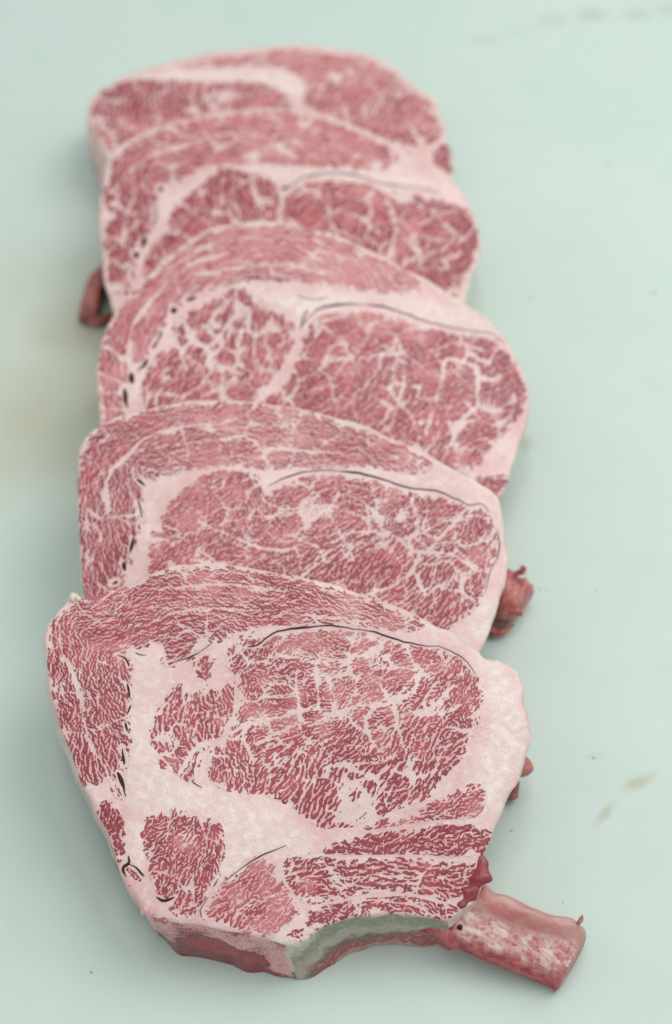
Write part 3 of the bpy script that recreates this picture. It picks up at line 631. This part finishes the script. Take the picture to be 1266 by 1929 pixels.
mB = [
 dict(name='rib_eye_muscle', lob=8, vein=.85, poly=[(500,930),(530,912),(570,897),(620,893),(667,898),(701,906),(739,920),(773,931),(816,937),(859,951),(901,958),(923,973),(934,995),(938,1044),(925,1072),(914,1113),(895,1145),(862,1172),(830,1200),(740,1240),(600,1250),(440,1220),(330,1150),(284,1090),(279,1053),(280,1019),(300,984),(318,950),(352,912),(377,896),(433,885),(480,890),(498,905)],
   c=[(400,920,40,.25,.2,.5),(330,980,20,.15,.2,.4),(470,930,100,.35,.1,.6),(620,930,20,-.15,0,.2),(560,1000,15,.05,.2,.3),(700,970,30,.1,.2,.45),(830,980,50,.25,.2,.55),(900,1000,60,.45,.3,.7),(900,1080,50,.05,.2,.4),(640,1060,50,.3,.9,.8),(760,1080,50,.15,.8,.6),(830,1130,50,.4,.8,.8),(400,1040,15,.2,.3,.5),(560,1080,30,.3,.7,.8)]),
 dict(name='spinalis_muscle', lob=11, vein=.42, poly=[(156,1110),(154,1050),(152,980),(153,900),(156,866),(168,832),(190,812),(225,795),(292,778),(360,766),(430,761),(500,768),(560,777),(610,788),(660,806),(709,822),(765,848),(800,866),(812,875),(800,886),(782,890),(731,882),(667,876),(600,874),(525,878),(505,870),(500,880),(450,872),(373,878),(320,892),(285,902),(262,918),(263,940),(268,975),(261,1000),(249,1035),(238,1075),(226,1105),(200,1150),(170,1150)],
   c=[(250,800,None,.2,0,.4),(430,800,None,.1,0,.3),(620,830,None,.1,0,.4),(760,875,None,-.1,0,.3),(170,900,None,.35,.1,.5),(240,900,None,.6,.3,.85),(200,1020,None,.45,.2,.7),(210,1090,None,.6,.3,.8)])]
vB = [([(205,960),(199,930),(206,895),(241,865),(292,827),(356,803),(440,790)],1.5),([(505,872),(500,850),(520,845),(600,850),(680,858)],1.2),([(165,960),(160,1080)],.8),([(200,975),(265,965)],.7),([(440,790),(480,800),(560,800)],.6),([(350,835),(460,825),(500,850)],.8),
      ([(339,1003),(407,990),(475,977),(527,972),(586,960),(640,958)],.6),([(410,930),(430,960),(470,940)],.9),([(380,980),(440,1010),(500,1035),(560,1030)],1.2),([(370,1060),(460,1075),(540,1085)],1.2),([(500,1000),(540,1020),(560,1000)],.8),
      ([(560,1000),(620,960),(640,930)],.8),([(740,1010),(790,1040),(830,1010),(880,960)],1.2),([(790,1040),(770,1080),(720,1110),(660,1130)],1.5),([(790,1040),(850,1050),(900,1070)],.9),([(640,1010),(700,1000),(740,1010)],.8),([(690,950),(700,1000)],.7),([(860,1000),(870,1030),(920,1020)],.8),([(650,1090),(600,1120)],1.1),([(780,1080),(800,1120)],1.0)]
cB = [([(506,912),(518,907),(530,900),(561,889),(612,884),(667,889),(701,899),(739,911),(773,921),(816,926),(859,941),(884,954),(905,952),(921,966)],1.0),
      ([(258,903),(268,910),(275,916)],1.3),([(291,896),(302,897)],1.2),([(309,898),(311,894)],1.0),([(260,942),(265,958),(268,975)],1.3),([(262,985),(263,998)],1.0),([(252,1010),(246,1040)],1.4),([(233,1058),(237,1075)],1.8),([(212,1100),(222,1096)],1.8),
      ([(332,885),(345,882)],1.0),([(938,1000),(940,1040),(925,1075),(915,1115)],.4)]
B.muscles(mB, vB, cB); B.seams(cB); exec_time('B')
blob('rib_bone', [at(840,1300,.020), at(900,1375,.018), at(948,1425,.017), at(980,1444,.017), at(996,1438,.017)], [.011, .011, .0105, .0090, .0066], RAW, B.root, B.base, 21, M=16, rough=.06)

blob('bone_spur', [at(915,1420,.009), at(954,1468,.006), at(968,1505,.004)], [.0080, .0070, .0040], BROWN, B.root, B.base, 27, M=12)

# ---- third steak
Cc = S['third']
outC = [(192,830),(186,770),(184,700),(190,650),(205,610),(225,578),(250,546),(290,503),(335,465),(400,431),(470,419),(560,426),(640,446),(720,480),(790,516),(850,551),(890,577),(930,611),(960,652),(985,700),(996,750),(990,800),(976,840),(966,880),(956,910),(940,940),(900,962),(800,985),(600,1000),(450,1000),(330,972),(245,905)]
Cc.body(outC, [((470,419),(470,434)),((790,516),(785,530)),((930,611),(918,618)),((996,750),(980,750)),((184,700),(186,710)),((940,940),(930,950))],
       [([(500,550),(560,565),(600,560),(660,560),(640,580),(590,590),(570,620),(550,590),(510,575)],.004,1.0),([(740,560),(830,570),(920,615),(930,640),(860,615),(760,590)],.005,.7),([(440,540),(500,545),(480,560)],.004,.6),([(186,700),(200,700),(205,790),(188,790)],.003,.8),([(240,720),(270,650),(300,640),(260,740)],.006,.3)],
       [((190,650),0),((184,760),.003),((225,578),.0004),((335,465),.0006),((470,419),.0006),((640,446),.0008),((760,500),.0016),((850,551),.0026),((930,611),.0018),((985,700),0),((990,800),0),((960,900),.001)]); exec_time('C body')
mC = [
 dict(name='rib_eye_muscle', lob=10.5, vein=.9, poly=[(568,640),(585,612),(608,594),(650,588),(711,590),(766,606),(839,624),(881,634),(930,642),(962,672),(984,704),(991,745),(978,785),(950,822),(926,849),(900,880),(840,930),(700,950),(540,900),(490,800),(480,760),(520,740),(545,710),(558,680)],
   c=[(600,640,20,.15,.1,.4),(600,720,35,.3,.2,.5),(700,600,10,-.15,0,.2),(720,680,60,.2,.3,.5),(850,650,30,.3,.2,.5),(940,680,60,.75,.4,.85),(970,740,70,.6,.3,.9),(900,760,60,.1,.3,.4),(700,790,55,.3,.5,.6),(800,810,70,.25,.6,.55),(880,850,30,.2,.4,.5),(560,760,40,.3,.3,.6)]),
 dict(name='complexus_muscle', lob=8, vein=1.2, poly=[(339,600),(370,580),(399,566),(441,545),(468,544),(474,566),(492,580),(530,590),(552,610),(552,640),(535,683),(500,725),(478,765),(380,800),(275,800),(268,755),(268,721),(286,682),(320,650),(326,618)],
   c=[(400,580,60,.3,.6,.5),(470,560,80,.5,.3,.7),(420,640,80,.25,.8,.5),(510,640,80,.2,.5,.5),(300,710,60,.35,.8,.6),(400,730,40,.35,.2,.5),(280,770,80,.5,.7,.7)]),
 dict(name='spinalis_muscle', lob=11, vein=.42, poly=[(200,810),(193,740),(192,690),(197,650),(212,612),(232,582),(256,552),(296,510),(340,473),(402,439),(470,428),(560,435),(640,455),(715,487),(760,512),(790,535),(770,548),(720,548),(640,540),(560,532),(500,530),(454,528),(410,540),(370,555),(330,580),(308,610),(284,660),(255,700),(240,740),(238,775),(235,800)],
   c=[(400,470,None,-.05,0,.2),(560,480,None,-.1,0,.15),(700,515,None,-.15,0,.15),(300,550,None,.05,0,.3),(220,650,None,.1,0,.35),(220,770,None,.1,.1,.4)]),
 dict(name='flank_muscle', lob=0, vein=0, poly=[(900,905),(935,900),(958,905),(945,925),(925,935),(890,935)], c=[(930,915,0,.4,.3,.7)])]
vC = [([(240,700),(250,620),(290,560),(350,505),(430,475)],1.3),([(370,520),(450,505),(560,510),(640,520)],1.2),([(330,500),(420,455),(520,455)],.7),([(560,510),(600,480),(680,500)],.6),
      ([(345,600),(360,640),(390,650),(440,600),(450,570)],1.2),([(390,650),(395,700),(350,740),(300,740)],1.7),([(455,690),(450,640),(470,600)],1.0),([(395,700),(420,690),(450,700)],1.0),([(330,640),(350,690)],1.0),([(500,620),(510,680)],.8),
      ([(650,640),(660,680),(720,670),(760,660),(730,620)],1.2),([(720,670),(700,720),(650,770)],1.2),([(760,660),(830,715),(840,680),(900,690)],1.3),([(830,715),(820,760),(800,820)],1.2),([(900,690),(905,760),(960,770)],1.5),([(760,690),(750,760),(730,810)],.9),([(905,760),(870,800),(840,850)],1.2),([(810,660),(860,650),(910,660)],.9),([(620,720),(660,680)],.8),([(590,690),(620,720),(630,760)],.8)]
cC = [([(566,618),(574,606),(584,596),(604,580),(647,574),(711,576),(766,592),(800,603),(839,612),(881,622),(924,628),(950,645)],.9),
      ([(234,732),(239,770)],2.2),([(247,702),(250,722)],2.4),([(260,695),(270,690),(278,675)],1.8),([(287,656),(297,642),(306,622)],2.0),([(324,590),(330,580)],2.8),([(350,566),(362,562),(371,557)],2.0),([(392,546),(405,543)],1.5),([(418,540),(454,529),(484,525),(527,527),(570,530)],.8),([(560,560),(590,565),(620,560)],.4),([(566,618),(570,600),(580,585)],1.2)]
Cc.muscles(mC, vC, cC); Cc.seams(cC); exec_time('C')
ob = Cc.base
loft('rib_bone', [[at(860,985,.028), at(805,1065,.022), at(808,1095,.004), at(868,1015,.006)], [at(925,1042,.027), at(890,1128,.021), at(892,1165,.002), at(935,1075,.004)],
 [at(966,1068,.026), at(942,1148,.020), at(940,1186,.002), at(982,1098,.004)], [at(986,1082,.026), at(966,1146,.019), at(958,1178,.002), at(996,1112,.004)], [at(1001,1096,.024), at(980,1146,.018), at(970,1170,.004), at(1006,1120,.006)]],
 RAW, Cc.root, ob, sub=7, rough=.0009, seed=22, roundness=2)
blob('bone_spur', [at(970,1082,.024), at(984,1076,.027), at(987,1069,.029), at(980,1067,.030)], [.0022, .0022, .0015, .0008], RAW, Cc.root, ob, 23, M=8, flat=.7)
blob('bone_spur', [at(962,1150,.016), at(976,1152,.015), at(984,1160,.013)], [.0030, .0026, .0012], RAW, Cc.root, ob, 25, M=8, flat=.7)
blob('meat_shred', [at(915,1180,.004), at(938,1190,.004), at(955,1184,.005), at(968,1177,.007)], [.0040, .0034, .0022, .0010], RAW, Cc.root, ob, 26, M=10, flat=.6)

# ---- fourth steak
D = S['fourth']
outD = [(205,560),(194,490),(188,420),(190,360),(200,320),(216,286),(260,256),(330,228),(420,208),(500,203),(580,210),(650,228),(720,260),(780,295),(840,331),(875,366),(895,410),(905,450),(900,490),(886,530),(880,560),(850,640),(780,700),(600,725),(420,720),(300,690),(235,620)]
D.body(outD, [((500,203),(500,215)),((780,295),(775,305)),((905,450),(890,450)),((188,420),(192,428))],
       [([(450,325),(540,318),(640,325),(760,330),(840,350),(700,345),(600,330),(540,345)],.005,.6),([(640,270),(760,310),(850,350),(780,330)],.006,.5),([(300,400),(310,380),(330,370),(300,440)],.006,.5),([(360,345),(420,330),(330,370)],.004,.6)],
       [((190,360),.0006),((330,228),.0004),((500,203),.0004),((780,295),.0012),((860,350),.0012),((905,450),0),((890,530),.0018)])
mD = [
 dict(name='rib_eye_muscle', lob=12, vein=1.3, poly=[(540,368),(575,348),(618,343),(680,346),(750,362),(828,374),(870,384),(892,412),(901,450),(896,487),(880,522),(850,580),(760,640),(600,650),(500,560),(525,430)],
   c=[(600,390,40,.35,.5,.5),(700,370,20,.0,.3,.3),(700,450,60,.3,.8,.6),(850,400,40,.55,.7,.8),(890,450,80,1.0,.6,1),(800,460,60,.3,.8,.55),(870,520,40,.4,.7,.7)]),
 dict(name='complexus_muscle', lob=11, vein=1.1, poly=[(318,430),(322,400),(339,376),(373,350),(405,322),(425,311),(463,322),(505,330),(525,360),(535,400),(520,560),(400,580),(290,560),(270,500),(290,465)],
   c=[(430,335,90,.6,.8,.8),(380,380,60,.3,.8,.5),(480,380,110,.35,.8,.6),(340,440,30,.3,.7,.5),(300,470,70,.3,.7,.5)]),
 dict(name='spinalis_muscle', lob=9, vein=.7, poly=[(212,550),(203,490),(197,420),(199,362),(208,325),(224,294),(265,265),(332,238),(420,217),(500,212),(580,219),(645,238),(715,272),(750,300),(720,318),(650,322),(560,312),(470,308),(400,310),(340,335),(303,352),(295,390),(284,428),(268,470),(250,525),(240,560)],
   c=[(400,250,None,.05,.1,.15),(600,260,None,.0,.1,.1),(290,330,None,.3,.3,.6),(230,400,None,.55,.5,.6),(230,480,None,.6,.5,.6)])]
vD = [([(215,360),(260,310),(330,275),(430,250),(480,255)],1.3),([(450,290),(520,280),(560,300)],.9),([(270,345),(240,400),(235,470)],.9),([(330,430),(350,400),(380,395),(420,400)],1.1),([(440,345),(430,390),(450,430)],1.0),([(480,350),(500,400)],1.0),([(620,370),(625,420),(650,470)],1.4),([(730,380),(745,430),(735,490)],1.8),([(745,430),(790,480)],1.5),([(760,370),(820,400),(850,395)],1.5),([(830,470),(860,440),(840,420)],1.3),([(830,470),(790,500),(850,510)],1.2),([(680,410),(720,440)],1.2),([(650,470),(700,500)],1.2)]
cD = [([(533,357),(545,352),(561,341),(571,336),(590,333),(618,330),(658,332),(717,346),(776,354),(828,362)],1.1),([(532,357),(540,354)],3.4),([(300,350),(307,357)],3.2),([(332,337),(345,334)],1.8),([(294,385),(293,415),(284,430)],1.6),([(274,448),(268,470)],2.4),([(256,478),(260,490)],3.4),([(247,512),(254,528)],3.2)]
D.muscles(mD, vD, cD); D.seams(cD); exec_time('D')

# ---- rear steak
Ee = S['back']; Ee.wall_red = .0
outE = [(166,225),(172,192),(205,160),(260,132),(340,109),(430,93),(540,86),(640,92),(692,98),(740,120),(772,150),(818,185),(830,215),(843,260),(850,300),(851,340),(850,420),(800,490),(650,530),(450,530),(320,500),(240,420),(206,310)]
def side_attrs(s_, d_, seed):
    z = 0 * s_; return dict(red=.5 * sstep(.4, .8, d_), tone=.2 + z, chalk=.3 + z, rim=1.0 + z, crack=z)
Ee.body(outE, [((206,310),(188,350)),((166,225),(168,290)),((240,420),(225,450)),((172,192),(174,215)),((540,86),(540,98)),((851,340),(851,352)),((830,215),(828,235)),((740,120),(735,132))],
       [([(240,145),(330,135),(450,130),(540,135),(570,165),(540,180),(480,155),(380,150),(270,152)],.006,.9),([(190,290),(170,240),(200,270),(240,300),(300,280),(230,330)],.005,.6)],
       [((166,225),.0),((206,310),.0),((260,132),.001),((540,86),.0006),((772,150),.0006),((843,260),.003),((851,340),.003)])
mE = [
 dict(name='spinalis_muscle', lob=12, vein=.9, poly=[(172,222),(178,196),(208,168),(245,155),(300,154),(380,154),(484,158),(535,178),(545,200),(500,225),(430,250),(330,290),(249,285),(205,282)],
   c=[(200,190,70,.7,.6,.75),(270,180,80,.5,.7,.7),(400,190,80,.3,.6,.45),(250,250,60,.25,.4,.3),(500,190,60,.3,.4,.35)]),
 dict(name='cap_muscle', lob=10, vein=.5, poly=[(330,124),(430,104),(540,97),(640,103),(688,110),(735,132),(765,160),(812,192),(822,220),(832,260),(780,280),(700,260),(620,230),(570,190),(575,160),(540,135),(450,126),(380,130)],
   c=[(450,115,10,-.2,.2,.05),(650,130,-15,-.05,.3,.15),(640,200,60,.1,.5,.3),(740,240,60,.35,.6,.5),(760,270,60,.6,.6,.7),(800,230,60,.0,.4,.3)]),
 dict(name='edge_muscle', lob=0, vein=0, poly=[(848,275),(851,330),(835,320),(812,300),(820,280),(838,270)], c=[(840,300,80,1.0,.6,.7)]),
 dict(name='rib_eye_muscle', lob=12, vein=.9, poly=[(500,240),(600,240),(700,275),(790,300),(835,345),(835,420),(780,480),(640,515),(460,510),(340,470),(280,400),(300,320)], c=[(560,400,40,.2,.6,.5)])]
vE = [([(770,236),(785,262),(800,285)],1.8),([(360,165),(370,210),(430,215)],1.2),([(600,180),(640,190),(660,240)],1.2),([(690,150),(720,180)],1.0)]
Ee.muscles(mE, vE, []); exec_time('E')
oe = Ee.base
loft('rib_bone', [[at(262,430,.026), at(262,438,.003), at(300,450,.003), at(296,436,.026)], [at(205,485,.024), at(200,495,.002), at(236,505,.002), at(240,490,.024)], [at(180,503,.024), at(174,520,.002), at(206,526,.002), at(212,508,.024)], [at(162,530,.022), at(156,555,.001), at(188,560,.001), at(196,536,.021)],
 [at(153,565,.018), at(148,594,.001), at(182,600,.001), at(188,572,.016)], [at(151,588,.013), at(150,609,.001), at(186,611,.001), at(186,596,.010)]], BROWN, Ee.root, oe, sub=6, rough=.0007, seed=31, roundness=2)
blob('bone_spur', [at(165,603,.004), at(188,604,.005), at(212,594,.004)], [.0030, .0036, .0030], BROWN, Ee.root, oe, 33, M=8)
print('verts', sum(len(o.data.vertices) for o in bpy.data.objects if o.type == 'MESH'), 'script s', round(time.time() - T0, 1))
